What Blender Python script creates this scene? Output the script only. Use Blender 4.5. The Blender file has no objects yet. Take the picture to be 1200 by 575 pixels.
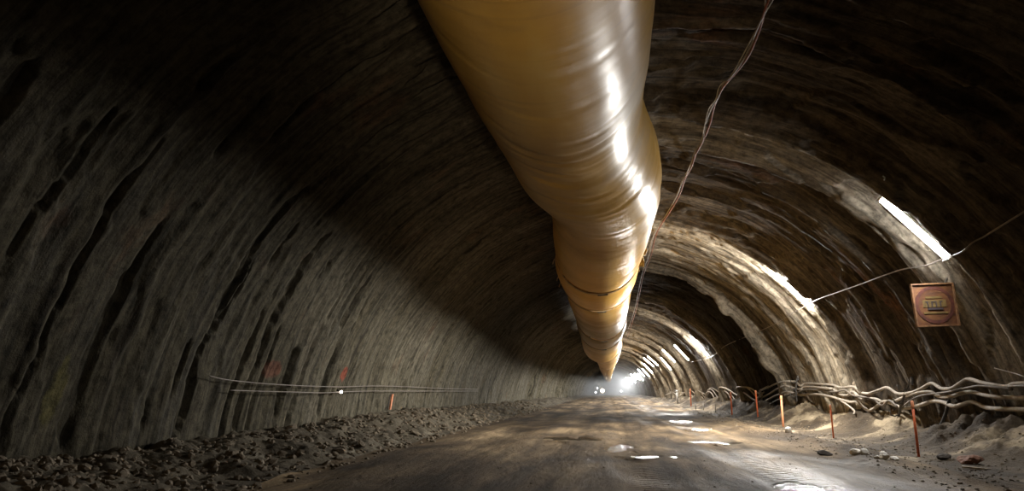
import bpy, bmesh, math, random
import numpy as np
from mathutils import Vector, Matrix
random.seed(7)
scene = bpy.context.scene
COL = scene.collection
PI = math.pi

# ------------------------------------------------------------------ camera model
W, H, FPX = 1200., 575., 800.
VP = (713., 458.)
EYE = 1.35
_d = np.array([(VP[0]-W/2)/FPX, -(VP[1]-H/2)/FPX, -1.]); _d /= np.linalg.norm(_d)
YAW = -math.asin(_d[0]); PITCH = math.acos(-_d[2]/math.cos(YAW))
RT = Vector((math.cos(YAW), -math.sin(YAW), 0))
FW = Vector((math.sin(YAW)*math.cos(PITCH), math.cos(YAW)*math.cos(PITCH), math.sin(PITCH)))
UP = RT.cross(FW)
cam = bpy.data.cameras.new('camera'); cam.sensor_width = 36; cam.lens = 36*FPX/W
cam.clip_end = 1000; cam.clip_start = .05
camo = bpy.data.objects.new('camera', cam); COL.objects.link(camo)
camo.matrix_world = Matrix(((RT.x, UP.x, -FW.x, 0), (RT.y, UP.y, -FW.y, 0), (RT.z, UP.z, -FW.z, EYE), (0, 0, 0, 1)))
scene.camera = camo

CX, CZ, RAD = 0.5, -0.5, 8.1        # the bore: centre and radius

def sxy(px, py):
    v = RT*((px-W/2)/FPX) - UP*((py-H/2)/FPX) + FW
    return v.x/v.y, v.z/v.y

def wall_at(px, py, off=0.):
    a, b = sxy(px, py); hz = EYE-CZ
    A = a*a+b*b; B = 2*(-a*CX+b*hz); C = CX*CX+hz*hz-(RAD-off)**2
    D = (-B+math.sqrt(B*B-4*A*C))/(2*A)
    return Vector((a*D, D, EYE+b*D))

def ground_at(px, py, z=0.):
    a, b = sxy(px, py); D = (z-EYE)/b
    return Vector((a*D, D, z))

# ------------------------------------------------------------------ noise
def _h(ix, iy, seed):
    n = (ix.astype(np.int64)*374761393 + iy.astype(np.int64)*668265263 + seed*1442695041) & 0xffffffff
    n = ((n ^ (n >> 13))*1274126177) & 0xffffffff
    n = ((n ^ (n >> 16))*2246822519) & 0xffffffff
    return ((n ^ (n >> 15)) & 0xffffff)/float(0xffffff)

def vn(x, y, seed=0):
    x = np.asarray(x, float); y = np.asarray(y, float)
    x, y = np.broadcast_arrays(x, y)
    ix = np.floor(x); iy = np.floor(y); fx = x-ix; fy = y-iy
    fx = fx*fx*fx*(fx*(fx*6-15)+10); fy = fy*fy*fy*(fy*(fy*6-15)+10)
    a = _h(ix, iy, seed); b = _h(ix+1, iy, seed); c = _h(ix, iy+1, seed); d = _h(ix+1, iy+1, seed)
    return (a*(1-fx)+b*fx)*(1-fy)+(c*(1-fx)+d*fx)*fy

def fbm(x, y, seed=0, o=4, g=.5):
    s = 0.; amp = 1.; t = 0.
    for k in range(o):
        s = s+amp*vn(np.asarray(x)*2**k+k*17.3, np.asarray(y)*2**k+k*9.1, seed+k*31); t += amp; amp *= g
    return s/t

def sst(a, b, x):
    t = np.clip((np.asarray(x, float)-a)/(b-a), 0, 1)
    return t*t*(3-2*t)

# ------------------------------------------------------------------ mesh helpers
def link_mesh(name, me, mat=None, parent=None):
    o = bpy.data.objects.new(name, me); COL.objects.link(o)
    if mat: me.materials.append(mat)
    if parent: o.parent = parent
    return o

def grid_mesh(name, P, UV=None, N=None, mat=None, flip=False):
    nr, nc = P.shape[:2]
    me = bpy.data.meshes.new(name)
    idx = np.arange(nr*nc).reshape(nr, nc)
    q = np.stack([idx[:-1, :-1], idx[:-1, 1:], idx[1:, 1:], idx[1:, :-1]], -1).reshape(-1, 4)
    if flip: q = q[:, ::-1]
    nq = len(q)
    me.vertices.add(nr*nc); me.vertices.foreach_set('co', P.reshape(-1).astype(np.float32))
    me.loops.add(nq*4); me.loops.foreach_set('vertex_index', q.reshape(-1).astype(np.int32))
    me.polygons.add(nq); me.polygons.foreach_set('loop_start', np.arange(0, nq*4, 4, dtype=np.int32))
    me.update(calc_edges=True); me.validate()
    me.polygons.foreach_set('use_smooth', np.ones(nq, bool))
    if UV is not None:
        ul = me.uv_layers.new(name='UVMap')
        ul.data.foreach_set('uv', UV.reshape(-1, 2)[q.reshape(-1)].reshape(-1).astype(np.float32))
    if N is not None:
        me.normals_split_custom_set_from_vertices(N.reshape(-1, 3).tolist())
    return link_mesh(name, me, mat)

def grid_normals(P, flip):
    du = np.gradient(P, axis=1); dv = np.gradient(P, axis=0)
    n = np.cross(du, dv); n /= np.linalg.norm(n, axis=-1, keepdims=True)+1e-9
    return -n if flip else n

def bm_obj(name, bm, mat, parent=None, smooth=False):
    bmesh.ops.recalc_face_normals(bm, faces=bm.faces)
    me = bpy.data.meshes.new(name); bm.to_mesh(me); bm.free()
    if smooth:
        me.polygons.foreach_set('use_smooth', np.ones(len(me.polygons), bool))
    return link_mesh(name, me, mat, parent)

def add_box(bm, c, s, rot=None, bevel=0.):
    M = Matrix.Translation(c) @ (rot.to_4x4() if rot else Matrix.Identity(4)) @ Matrix.Diagonal((s[0], s[1], s[2], 1))
    g = bmesh.ops.create_cube(bm, size=1, matrix=M)
    if bevel:
        es = list({e for v in g['verts'] for e in v.link_edges})
        bmesh.ops.bevel(bm, geom=es, offset=bevel, segments=2, affect='EDGES')

def catmull(pts, n):
    pts = [Vector(p) for p in pts]
    out = []
    P = [pts[0]*2-pts[1]]+pts+[pts[-1]*2-pts[-2]]
    for i in range(1, len(P)-2):
        p0, p1, p2, p3 = P[i-1], P[i], P[i+1], P[i+2]
        for k in range(n):
            t = k/n
            out.append(.5*((2*p1)+(p2-p0)*t+(2*p0-5*p1+4*p2-p3)*t*t+(3*p1-p0-3*p2+p3)*t**3))
    out.append(pts[-1])
    return out

def add_tube(bm, pts, r, seg=8, cap=True):
    pts = [Vector(p) for p in pts]
    rings = []
    nrm = None
    for i, p in enumerate(pts):
        t = (pts[min(i+1, len(pts)-1)]-pts[max(i-1, 0)]).normalized()
        if nrm is None:
            nrm = t.orthogonal().normalized()
        nrm = (nrm-t*nrm.dot(t)).normalized(); b = t.cross(nrm)
        rr = r[i] if isinstance(r, (list, tuple)) else r
        rings.append([bm.verts.new(p+(nrm*math.cos(2*PI*k/seg)+b*math.sin(2*PI*k/seg))*rr) for k in range(seg)])
    for a, c in zip(rings[:-1], rings[1:]):
        for k in range(seg):
            bm.faces.new((a[k], a[(k+1) % seg], c[(k+1) % seg], c[k]))
    if cap:
        bm.faces.new(rings[0][::-1]); bm.faces.new(rings[-1])

def tube_obj(name, pts, r, mat, parent=None, seg=8):
    bm = bmesh.new(); add_tube(bm, pts, r, seg)
    return bm_obj(name, bm, mat, parent, True)

def tag(o, label=None, cat=None, group=None, kind=None):
    if label: o['label'] = label
    if cat: o['category'] = cat
    if group: o['group'] = group
    if kind: o['kind'] = kind
    return o

def empty(name, loc=(0, 0, 0)):
    o = bpy.data.objects.new(name, None); o.location = loc; o.empty_display_size = .2; COL.objects.link(o)
    return o

def copy_tree(o, parent=None):
    c = o.copy(); COL.objects.link(c)
    if parent: c.parent = parent
    for ch in list(o.children): copy_tree(ch, c)
    return c

# ------------------------------------------------------------------ materials
class NT:
    def __init__(s, name):
        s.m = bpy.data.materials.new(name); s.m.use_nodes = True
        s.t = s.m.node_tree; s.t.nodes.clear()
        s.out = s.t.nodes.new('ShaderNodeOutputMaterial')
        s.b = s.t.nodes.new('ShaderNodeBsdfPrincipled'); s.l(s.b.outputs[0], s.out.inputs[0])
    def n(s, ty, **kw):
        x = s.t.nodes.new(ty)
        for k, v in kw.items():
            if k in x.inputs: x.inputs[k].default_value = v
            else: setattr(x, k, v)
        return x
    def l(s, a, b): s.t.links.new(a, b)
    def mapped(s, src, scale, loc=(0, 0, 0)):
        mp = s.n('ShaderNodeMapping'); mp.inputs['Scale'].default_value = scale; mp.inputs['Location'].default_value = loc
        s.l(src, mp.inputs['Vector']); return mp.outputs[0]
    def noise(s, vec, scale=1., detail=4., rough=.55, dist=0.):
        x = s.n('ShaderNodeTexNoise'); x.inputs['Scale'].default_value = scale; x.inputs['Detail'].default_value = detail
        x.inputs['Roughness'].default_value = rough; x.inputs['Distortion'].default_value = dist
        s.l(vec, x.inputs['Vector']); return x.outputs['Fac']
    def ramp(s, fac, stops):
        x = s.n('ShaderNodeValToRGB'); e = x.color_ramp.elements
        while len(e) < len(stops): e.new(.5)
        for i, (p, c) in enumerate(stops):
            e[i].position = p; e[i].color = c if len(c) == 4 else (*c, 1)
        s.l(fac, x.inputs[0]); return x.outputs[0]
    def mix(s, fac, a, b, mode='MIX'):
        x = s.n('ShaderNodeMix', data_type='RGBA', blend_type=mode)
        for i, v in ((0, fac), (6, a), (7, b)):
            if hasattr(v, 'is_linked'): s.l(v, x.inputs[i])
            elif isinstance(v, (int, float)): x.inputs[i].default_value = v
            else: x.inputs[i].default_value = (*v, 1)
        return x.outputs[2]
    def math(s, op, a, b=0., clamp=False):
        x = s.n('ShaderNodeMath', operation=op, use_clamp=clamp)
        for i, v in ((0, a), (1, b)):
            if hasattr(v, 'is_linked'): s.l(v, x.inputs[i])
            else: x.inputs[i].default_value = v
        return x.outputs[0]
    def bump(s, h, strength=.5, dist=.05, normal=None):
        x = s.n('ShaderNodeBump'); x.inputs['Strength'].default_value = strength; x.inputs['Distance'].default_value = dist
        s.l(h, x.inputs['Height'])
        if normal: s.l(normal, x.inputs['Normal'])
        return x.outputs[0]

def g3(v): return (v, v, v)

def plain(name, col, rough=.6, metal=0., var=.25, scale=12., bump=.2):
    t = NT(name); tc = t.n('ShaderNodeTexCoord').outputs['Object']
    nz = t.noise(tc, scale, 5)
    dark = tuple(c*(1-var) for c in col); lite = tuple(min(1, c*(1+var)) for c in col)
    t.l(t.ramp(nz, [(.3, dark), (.7, lite)]), t.b.inputs['Base Color'])
    t.b.inputs['Roughness'].default_value = rough; t.b.inputs['Metallic'].default_value = metal
    if bump: t.l(t.bump(nz, bump, .01), t.b.inputs['Normal'])
    return t.m

def mat_lining():
    t = NT('sprayed_concrete'); uv = t.n('ShaderNodeUVMap').outputs[0]
    obj = t.n('ShaderNodeTexCoord').outputs['Object']
    sp = t.n('ShaderNodeSeparateXYZ'); t.l(uv, sp.inputs[0]); U, V = sp.outputs[0], sp.outputs[1]
    base = t.ramp(t.noise(t.mapped(uv, (.35, .8, 1)), 1, 6, .6), [(.3, (.048, .035, .022)), (.5, (.092, .072, .050)), (.72, (.165, .140, .105))])
    # damp streaks that run round the bore
    damp = t.ramp(t.noise(t.mapped(uv, (.28, 1.7, 1), (3.1, 8.2, 0)), 1, 5, .6, .3), [(.47, g3(0)), (.62, g3(1))])
    base = t.mix(t.math('MULTIPLY', damp, .75), base, (.040, .029, .019))
    # pale fresh shotcrete on some rounds, plus lamp light painted into the lit bands
    vs = t.math('DIVIDE', t.math('ADD', V, t.math('MULTIPLY', t.noise(t.mapped(uv, (.3, .3, 1)), 1, 3), .6)), 100.)
    pale = t.ramp(vs, [(.0, g3(0)), (.1465, g3(0)), (.1495, g3(.7)), (.167, g3(.5)), (.170, g3(0)), (.2420, g3(0)), (.2450, g3(1)), (.318, g3(.8)), (.326, g3(.15)),
                       (.3375, g3(.65)), (.345, g3(.65)), (.348, g3(0)), (.447, g3(0)), (.452, g3(.8)), (.465, g3(.0)), (.52, g3(0)), (.525, g3(.9)), (.54, g3(.1)), (1, g3(.1))])
    st_ = [(0., g3(0))]
    for e in (67, 75.5, 84, 93, 102, 112, 123):
        st_ += [((e-1.5)/200, g3(0)), ((e-1.1)/200, g3(.9)), ((e+.3)/200, g3(.9)), ((e+.6)/200, g3(0))]
    ribs = t.ramp(t.math('DIVIDE', V, 200.), st_)
    drk = t.ramp(t.math('DIVIDE', V, 200.), [(.170, g3(0)), (.180, g3(.7)), (.5, g3(.6)), (.9, g3(.2))])  # shade beyond the ledge and between the ribs, put into the colour
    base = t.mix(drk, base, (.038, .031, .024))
    pale = t.math('MAXIMUM', pale, ribs)
    right = t.ramp(t.math('DIVIDE', U, 26.), [(.0, g3(1)), (.46, g3(1)), (.56, g3(0))])
    pn = t.ramp(t.noise(t.mapped(uv, (.22, 1.1, 1), (1, 5, 0)), 1, 5, .6), [(.36, g3(1)), (.58, g3(.25))])
    base = t.mix(t.math('MULTIPLY', t.math('MULTIPLY', pale, right), pn), base, (.50, .43, .32))
    # the left side: olive grey, with browner patches
    ol = t.ramp(t.noise(t.mapped(uv, (.25, .45, 1), (9, 2, 0)), 1, 5, .6), [(.35, (.095, .082, .052)), (.55, (.150, .135, .095)), (.72, (.19, .165, .12))])
    left = t.ramp(t.math('DIVIDE', U, 26.), [(.55, g3(0)), (.72, g3(1))])
    base = t.mix(t.math('MULTIPLY', left, .8), base, ol)
    # the near left wall's dimness, painted in as a darker colour
    near_shade = t.ramp(t.math('ADD', t.math('DIVIDE', V, 40.), t.math('MULTIPLY', t.noise(t.mapped(uv, (.16, .35, 1), (6, 6, 0)), 1, 4), .22)), [(.40, g3(1)), (.58, g3(0))])
    base = t.mix(t.math('MULTIPLY', t.math('MULTIPLY', near_shade, left), .78), base, (.050, .043, .028))
    rust = t.ramp(t.noise(t.mapped(uv, (.3, .5, 1), (4, 4, 3)), 1, 5, .65), [(.60, g3(0)), (.72, g3(1))])
    base = t.mix(t.math('MULTIPLY', rust, .45), base, (.16, .062, .026))
    # thin dark seepage lines on the left
    sl = t.ramp(t.noise(t.mapped(uv, (.30, 4.2, 1), (2, 7, 0)), 1, 3, .5, .2), [(.60, g3(0)), (.68, g3(1))])
    base = t.mix(t.math('MULTIPLY', sl, .6), base, (.028, .022, .016))
    # sprayed marks: red paint and a yellowish stain
    def spot(base, u0, v0, ru, rv, col, k):
        a = t.math('DIVIDE', t.math('SUBTRACT', U, u0), ru); b = t.math('DIVIDE', t.math('SUBTRACT', V, v0), rv)
        r2 = t.math('ADD', t.math('MULTIPLY', a, a), t.math('MULTIPLY', b, b))
        r2 = t.math('ADD', r2, t.math('MULTIPLY', t.noise(t.mapped(uv, (5, 5, 1)), 1, 3), .9))
        return t.mix(t.math('MULTIPLY', t.ramp(r2, [(.75, g3(1)), (1.25 if False else .99, g3(0))]), k), base, col)
    for (px, py, ru, rv, col, k) in ((403, 438, .33, .38, (.30, .07, .04), .8), (318, 432, .3, .5, (.26, .07, .045), .35), (67, 460, .7, .22, (.17, .15, .035), .35)):
        p = wall_at(px, py); th = math.atan2(p.z-CZ, p.x-CX)
        base = spot(base, th*RAD, p.y, ru, rv, col, k)
    spk = t.ramp(t.noise(obj, 5.5, 8, .75), [(.34, g3(.42)), (.52, g3(1)), (.70, g3(1.45))])
    base = t.mix(1., base, spk, 'MULTIPLY')
    st2 = t.ramp(t.noise(t.mapped(uv, (.5, 7., 1), (8, 3, 0)), 1, 5, .65, .3), [(.36, g3(.45)), (.55, g3(1.1)), (.72, g3(1.3))])
    base = t.mix(1., base, st2, 'MULTIPLY')
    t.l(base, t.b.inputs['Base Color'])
    t.l(t.ramp(damp, [(0, g3(.95)), (1, g3(.75))]), t.b.inputs['Roughness'])
    t.b.inputs['Specular IOR Level'].default_value = .12
    grit = t.noise(obj, 9, 6, .7); fine = t.noise(t.mapped(uv, (1.2, 5, 1)), 1, 6, .65)
    b1 = t.bump(fine, .5, .07); b2 = t.bump(grit, .7, .035, b1)
    t.l(b2, t.b.inputs['Normal'])
    return t.m

def mat_ground(name, kind):
    t = NT(name); obj = t.n('ShaderNodeTexCoord').outputs['Object']
    sp = t.n('ShaderNodeSeparateXYZ'); t.l(obj, sp.inputs[0]); X, Y = sp.outputs[0], sp.outputs[1]
    big = t.noise(t.mapped(obj, (.45, .16, 1)), 1, 6, .6, .4)
    if kind == 'road':
        base = t.ramp(big, [(.40, (.050, .034, .019)), (.53, (.165, .115, .064)), (.68, (.40, .29, .165))])
        st = t.noise(t.mapped(obj, (2.2, .12, 1)), 1, 5, .6, .5)
        base = t.mix(t.ramp(st, [(.42, g3(0)), (.62, g3(.6))]), base, (.042, .030, .019))
    elif kind == 'bank':
        base = t.ramp(t.noise(t.mapped(obj, (.7, .5, 1)), 1, 6, .6), [(.40, (.045, .033, .021)), (.54, (.095, .071, .045)), (.61, (.27, .215, .14)), (.74, (.40, .33, .22))])
        edge = t.ramp(X, [(.0, g3(0)), (1, g3(1))])
    else:
        base = t.ramp(t.noise(t.mapped(obj, (1.6, 1.2, 1)), 1, 6, .65), [(.35, (.060, .048, .032)), (.52, (.125, .104, .072)), (.7, (.19, .165, .12))])
    t.l(base, t.b.inputs['Base Color'])
    grit = t.noise(obj, 14, 8, .7)
    lumps = t.noise(obj, 3.2, 6, .6)
    if kind == 'road':
        wet = t.noise(t.mapped(obj, (.5, .13, 1), (5, 1, 0)), 1, 5, .6, .6)
        # the right lane, worn wet by the wheels
        lane = t.math('SUBTRACT', 1., t.math('DIVIDE', t.math('ABSOLUTE', t.math('SUBTRACT', X, 2.9)), .8), True)
        wv = t.math('ADD', wet, t.math('MULTIPLY', lane, .18))
        t.l(t.ramp(wv, [(.48, g3(.95)), (.64, g3(.65)), (.80, g3(.40))]), t.b.inputs['Roughness'])
        t.b.inputs['Specular IOR Level'].default_value = .17
        # tyre cleats pressed in the mud
        wav = t.n('ShaderNodeTexWave', bands_direction='Y'); wav.inputs['Scale'].default_value = 1.6; wav.inputs['Distortion'].default_value = 2.5
        wav.inputs['Detail'].default_value = 2.; t.l(obj, wav.inputs['Vector'])
        tr = t.math('SUBTRACT', 1., t.math('DIVIDE', t.math('ABSOLUTE', t.math('SUBTRACT', X, 2.75)), .45), True)
        tr2 = t.math('SUBTRACT', 1., t.math('DIVIDE', t.math('ABSOLUTE', t.math('SUBTRACT', X, .6)), .35), True)
        tr = t.math('MAXIMUM', tr, t.math('MULTIPLY', tr2, .7))
        b0 = t.bump(t.math('MULTIPLY', wav.outputs['Fac'], tr), 1., .08)
        b1 = t.bump(t.noise(t.mapped(obj, (3.5, .9, 1)), 1, 6, .65, .5), .8, .08, b0)
        b2 = t.bump(grit, .9, .03, b1)
    else:
        b1 = t.bump(lumps, .8, .09); b2 = t.bump(grit, .7, .035, b1)
        t.b.inputs['Roughness'].default_value = .9
        t.b.inputs['Specular IOR Level'].default_value = .2
    t.l(b2, t.b.inputs['Normal'])
    return t.m

def mat_duct():
    t = NT('amber_duct_fabric'); obj = t.n('ShaderNodeTexCoord').outputs['Object']; uv = t.n('ShaderNodeUVMap').outputs[0]
    base = t.ramp(t.noise(t.mapped(uv, (1.2, .35, 1)), 1, 5, .6), [(.3, (.50, .275, .050)), (.55, (.60, .355, .078)), (.75, (.66, .44, .13))])
    dirt = t.ramp(t.noise(t.mapped(uv, (.35, .5, 1), (7, 3, 0)), 1, 6, .62, .5), [(.46, g3(0)), (.66, g3(1))])
    base = t.mix(t.math('MULTIPLY', dirt, .55), base, (.33, .215, .095))
    lines = t.ramp(t.noise(t.mapped(uv, (.16, 5.5, 1), (0, 2, 0)), 1, 4, .6), [(.58, g3(0)), (.72, g3(1))])
    base = t.mix(t.math('MULTIPLY', lines, .35), base, (.17, .105, .05))
    t.l(base, t.b.inputs['Base Color'])
    t.l(t.ramp(dirt, [(0, g3(.34)), (1, g3(.50))]), t.b.inputs['Roughness'])
    t.b.inputs['Specular IOR Level'].default_value = .32
    h = t.noise(t.mapped(uv, (.25, 4.5, 1)), 1, 5, .55, .3)
    t.l(t.bump(h, .18, .02), t.b.inputs['Normal'])
    # the fabric lets some light through
    tr = t.n('ShaderNodeBsdfTranslucent'); tr.inputs['Color'].default_value = (.6, .33, .08, 1)
    mx = t.n('ShaderNodeMixShader'); mx.inputs[0].default_value = .12
    t.l(t.b.outputs[0], mx.inputs[1]); t.l(tr.outputs[0], mx.inputs[2]); t.l(mx.outputs[0], t.out.inputs[0])
    return t.m

def mat_emit(name, col, strength):
    t = NT(name); t.b.inputs['Base Color'].default_value = (.8, .8, .8, 1)
    t.b.inputs['Emission Color'].default_value = (*col, 1); t.b.inputs['Emission Strength'].default_value = strength
    return t.m

def mat_water():
    t = NT('muddy_water'); obj = t.n('ShaderNodeTexCoord').outputs['Object']
    t.b.inputs['Base Color'].default_value = (.05, .038, .025, 1); t.b.inputs['Roughness'].default_value = .12
    t.b.inputs['IOR'].default_value = 1.33
    t.l(t.bump(t.noise(t.mapped(obj, (14, 5, 1)), 1, 5), .7, .03), t.b.inputs['Normal'])
    return t.m

M = dict(
    lining=mat_lining(), road=mat_ground('wheel_worn_mud', 'road'), bank=mat_ground('sandy_spoil', 'bank'), rubble=mat_ground('rubble_dirt', 'rubble'),
    duct=mat_duct(), band=plain('duct_band_grey', (.34, .235, .12), .5, 0, .4, 6), water=mat_water(),
    steel=plain('dull_steel', (.13, .12, .11), .5, .7, .4), dark=plain('black_rubber', (.02, .018, .016), .6),
    hose=plain('dusty_hose', (.36, .31, .25), .75, 0, .3, 9), hose_dark=plain('dusty_dark_hose', (.15, .125, .10), .75, 0, .35, 9),
    wire=plain('pale_wire', (.42, .38, .32), .6), redwire=plain('rust_red_cable', (.22, .07, .035), .65, 0, .4), greywire=plain('grey_cable', (.24, .20, .17), .6),
    orange=plain('orange_paint', (.62, .13, .04), .6, 0, .35, 8), orange_lite=plain('orange_tip_paint', (.85, .33, .16), .6, 0, .2), greypost=plain('grey_post', (.30, .28, .25), .7),
    white=plain('white_enamel', (.7, .7, .68), .4, 0, .1), rock=plain('grey_rock', (.175, .138, .092), .9, 0, .35, 5, .6),
    rock_lite=plain('pale_stone', (.80, .75, .66), .85, 0, .2, 7, .5), rock_brown=plain('brown_rock', (.17, .075, .04), .85, 0, .35, 6, .5), rock_dark=plain('dark_clod', (.05, .04, .03), .9, 0, .3, 6, .6),
    wood=plain('weathered_wood', (.50, .42, .32), .8, 0, .25),
)

# ------------------------------------------------------------------ the bore
RR = np.random.RandomState(5)
def profile(rng, fixed, y0=-10, y1=330, lo=.9, hi=2.4, amp=.13):
    """Radius change along the drive: every round closes in slowly, then jumps out behind a lip."""
    xs, vs = [], []
    edges = []
    y = y0
    while y < y1:
        edges.append(y); y += rng.uniform(lo, hi)*(1+max(0, y-30)/70.)
    edges = [e for e in edges if not any(a-.4 < e < b+.4 for a, b, _ in fixed)]
    pts = []
    for i, e in enumerate(edges[:-1]):
        L = min(edges[i+1]-e, 6.); A = amp*rng.uniform(.35, 1.3)
        pts += [(e+.05, A*.7), (e+L*.55, A*.35), (e+L*.86, -A*.1), (e+L-.10, -A*.8)]
    for a, b, tbl in fixed:
        pts = [p for p in pts if not (a-.05 < p[0] < b+.05)]
        pts += tbl
    pts.sort()
    return np.array([p[0] for p in pts]), np.array([p[1] for p in pts])
FIX_R = [
    (12.0, 18.2, [(12.0, .10), (13.4, .04), (14.30, -.18), (14.55, -.24), (14.62, .04), (15.4, .06), (15.9, -.04), (16.5, -.14), (16.62, .08), (17.4, .0), (18.2, -.12)]),
    (21.5, 36.0, [(21.5, .12), (22.8, .06), (23.9, -.18), (24.15, -.25), (24.22, .05), (26.0, .05), (27.0, .0), (28.2, -.04), (28.3, .02), (30.2, -.05), (30.35, .03), (32.4, -.06),
                  (32.55, .06), (33.4, -.02), (33.9, -.30), (34.3, -.34), (34.45, .16), (36, .15)]),
    (42.0, 58.0, [(42, .14), (44.5, .12), (45.1, -.32), (45.45, -.34), (45.7, .16), (48, .08), (50, -.1), (50.3, .1), (52.1, .10), (52.7, -.34), (53.1, -.36), (53.35, .16), (56, .0), (58, .1)]),
    (60.0, 200.0, sum([[(e-6.0*k_, .22), (e-1.3, .15), (e-.45, -.36), (e, -.40), (e+.3, .24)] for e, k_ in
                       ((67, 1), (75.5, 1), (84, 1), (93, 1), (102, 1), (112, 1.1), (123, 1.2), (135, 1.4), (148, 1.5), (163, 1.7), (180, 2), (198, 2.2))], [])),
]
PRX, PRV = profile(RR, FIX_R)
PLX, PLV = profile(RR, FIX_R[3:], lo=.6, hi=1.7, amp=.05)

LAMPS = [((1038, 235), (1105, 300), 'nearest glowing tube lamp high on the right wall, above the orange board'), ((905, 318), (945, 357), 'second nearest glowing tube lamp at the start of the pale ring'),
         ((808, 395), (830, 417), 'glowing tube lamp on the right wall beyond the long unlit stretch'), ((788.5, 405), (808, 422), 'glowing tube lamp fourth from the camera on the right wall'),
         ((777, 412), (790, 422), 'glowing tube lamp fifth from the camera on the right wall'), ((775, 420), (785, 432), 'low set glowing tube lamp sixth from the camera'),
         ((759, 419), (771, 427), 'high set glowing tube lamp seventh from the camera'), ((755, 420), (765, 429), 'glowing tube lamp eighth from the camera on the right wall'),
         ((755, 429), (764, 434), 'glowing tube lamp ninth from the camera on the right wall')]
LAMP_SEATS = []
for a_, b_, _ in LAMPS:
    m_ = (wall_at(*a_, .25)+wall_at(*b_, .25))/2; LAMP_SEATS.append((math.atan2(m_.z-CZ, m_.x-CX), m_.y+.12))
def lining_off(th, Y):
    """outward offset of the lining at angle th (0 right, pi left) and station Y"""
    u = th*RAD
    n1 = fbm(u/2.6, Y/3.0, 3, 4)-.5
    n2 = fbm(u/.8, Y/.9, 11, 3)-.5
    Yw = Y+1.1*n1*np.clip(Y/25, .5, 1.3)+.34*n2
    Yr = Y+.45*(fbm(u/3.2, Y/6., 21, 3)-.5)+.20*n2
    near_fixed = sst(12, 14, Y)
    Yrr = Yr*near_fixed+Yw*(1-near_fixed)
    pr = np.interp(Yrr, PRX, PRV); pl = np.interp(Yw, PLX, PLV)
    side = sst(PI*.44, PI*.60, th)
    a = .55+.9*vn(u/2.1, Y/2.4, 41)
    a = a*(1-near_fixed*(1-side))+1.*near_fixed*(1-side)
    off = (pr*(1-side)+pl*side)*a
    off = off+.20*(fbm(u/4.5, Y/5.5, 51, 3)-.5)
    off = off+.10*(fbm(u/1.7, Yw/.45, 61, 3)-.5)*(1-.6*side)
    # the bare ledge below the second lamp
    zz = CZ+RAD*np.sin(th)
    off = off-.34*np.exp(-((Yr-34.0)/.42)**2)*sst(2.1, 2.9, zz)*(1-sst(5.3, 6.0, zz))*(1-side)*(.6+.8*vn(u/.7, Y/.9, 91))
    # long torn gouges that follow the rounds
    Yc = Y+.5*n1+.12*n2
    g = fbm(u/2.6, Yc/.24, 71, 2)+.07*(fbm(u/.32, Y/.14, 72, 2)-.5); m = vn(u/3.4, Y/4.2, 75)
    off = off+.10*sst(.655+.035*side, .70+.035*side, g)*sst(.3, .6, m)*(.45+.55*side)
    calm = 1-side*(.55+.2*sst(8, 14, Y))
    g2 = fbm(u/3.3, Yc/.75, 77, 3)
    off = off+calm*(.10*(g2-.5)+.10*sst(.60, .64, g2))
    off = off-calm*.07*sst(.50, .515, fbm(u/2.0, Yc/1.1, 78, 3))
    off = off+.035*(fbm(u/.30, Y/.22, 81, 3)-.5)
    # rock cut back for the lamps, each just behind a lip
    for tl, yl in LAMP_SEATS:
        k = sst(-.30, -.18, Y-yl)*(1-sst(.5, .9, Y-yl))*(1-sst(.14, .22, np.abs(th-tl)))
        off = off*(1-k)+np.maximum(off, .03)*k
        k = sst(-.9, -.42, Y-yl)*(1-sst(-.30, -.22, Y-yl))*(1-sst(.25, .5, np.abs(th-tl)))
        off = off*(1-k)+np.minimum(off, -.16)*k
    return off

ys = list(np.arange(-12, 3.9, .4))
y = 4.
while y < 312:
    ys.append(y); y += max(.046, .0040*y)
ys = np.array(ys)
NTH = 400
TH0, TH1 = math.radians(-7), math.radians(187)
ths = np.linspace(TH0, TH1, NTH)
TT, YY = np.meshgrid(ths, ys)
rr = RAD+lining_off(TT, YY)
P = np.stack([CX+rr*np.cos(TT), YY, CZ+rr*np.sin(TT)], -1)
UVL = np.stack([TT*RAD, YY], -1)
NL = grid_normals(P, False)
mid = P[len(ys)//2, NTH//2]; nm = NL[len(ys)//2, NTH//2]
if nm[2] > 0: NL = -NL
LFLIP = bool(nm[2] > 0)
i1, i2 = int(NTH*.36), int(NTH*.64)
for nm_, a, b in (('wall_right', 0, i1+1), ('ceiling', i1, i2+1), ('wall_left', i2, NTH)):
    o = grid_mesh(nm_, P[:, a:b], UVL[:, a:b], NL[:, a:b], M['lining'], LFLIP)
    tag(o, kind='structure')

def wall_pt(th, Y, clear):
    r = RAD+float(lining_off(np.array([th]), np.array([Y]))[0])-clear
    return Vector((CX+r*math.cos(th), Y, CZ+r*math.sin(th)))

def on_wall(px, py, clear=.08):
    """point of the lining seen through a pixel, held `clear` off the real surface"""
    p = wall_at(px, py, clear); th = math.atan2(p.z-CZ, p.x-CX)
    r0 = RAD-clear
    off = min(float(lining_off(np.array([th]), np.array([p.y+d]))[0]) for d in (-.15, 0, .15))
    p2 = wall_at(px, py, clear-min(off, .05)); th = math.atan2(p2.z-CZ, p2.x-CX)
    return p2

# the blind end, far down the drive
bm = bmesh.new()
vs = [bm.verts.new((CX+8.6*math.cos(a), 305+.4*math.sin(a*7), CZ+8.6*math.sin(a))) for a in np.linspace(-.2, PI+.2, 60)]
c = bm.verts.new((CX, 306.5, 3))
for a, b in zip(vs[:-1], vs[1:]): bm.faces.new((a, b, c))
tag(bm_obj('wall_end', bm, M['lining']), kind='structure')

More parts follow.
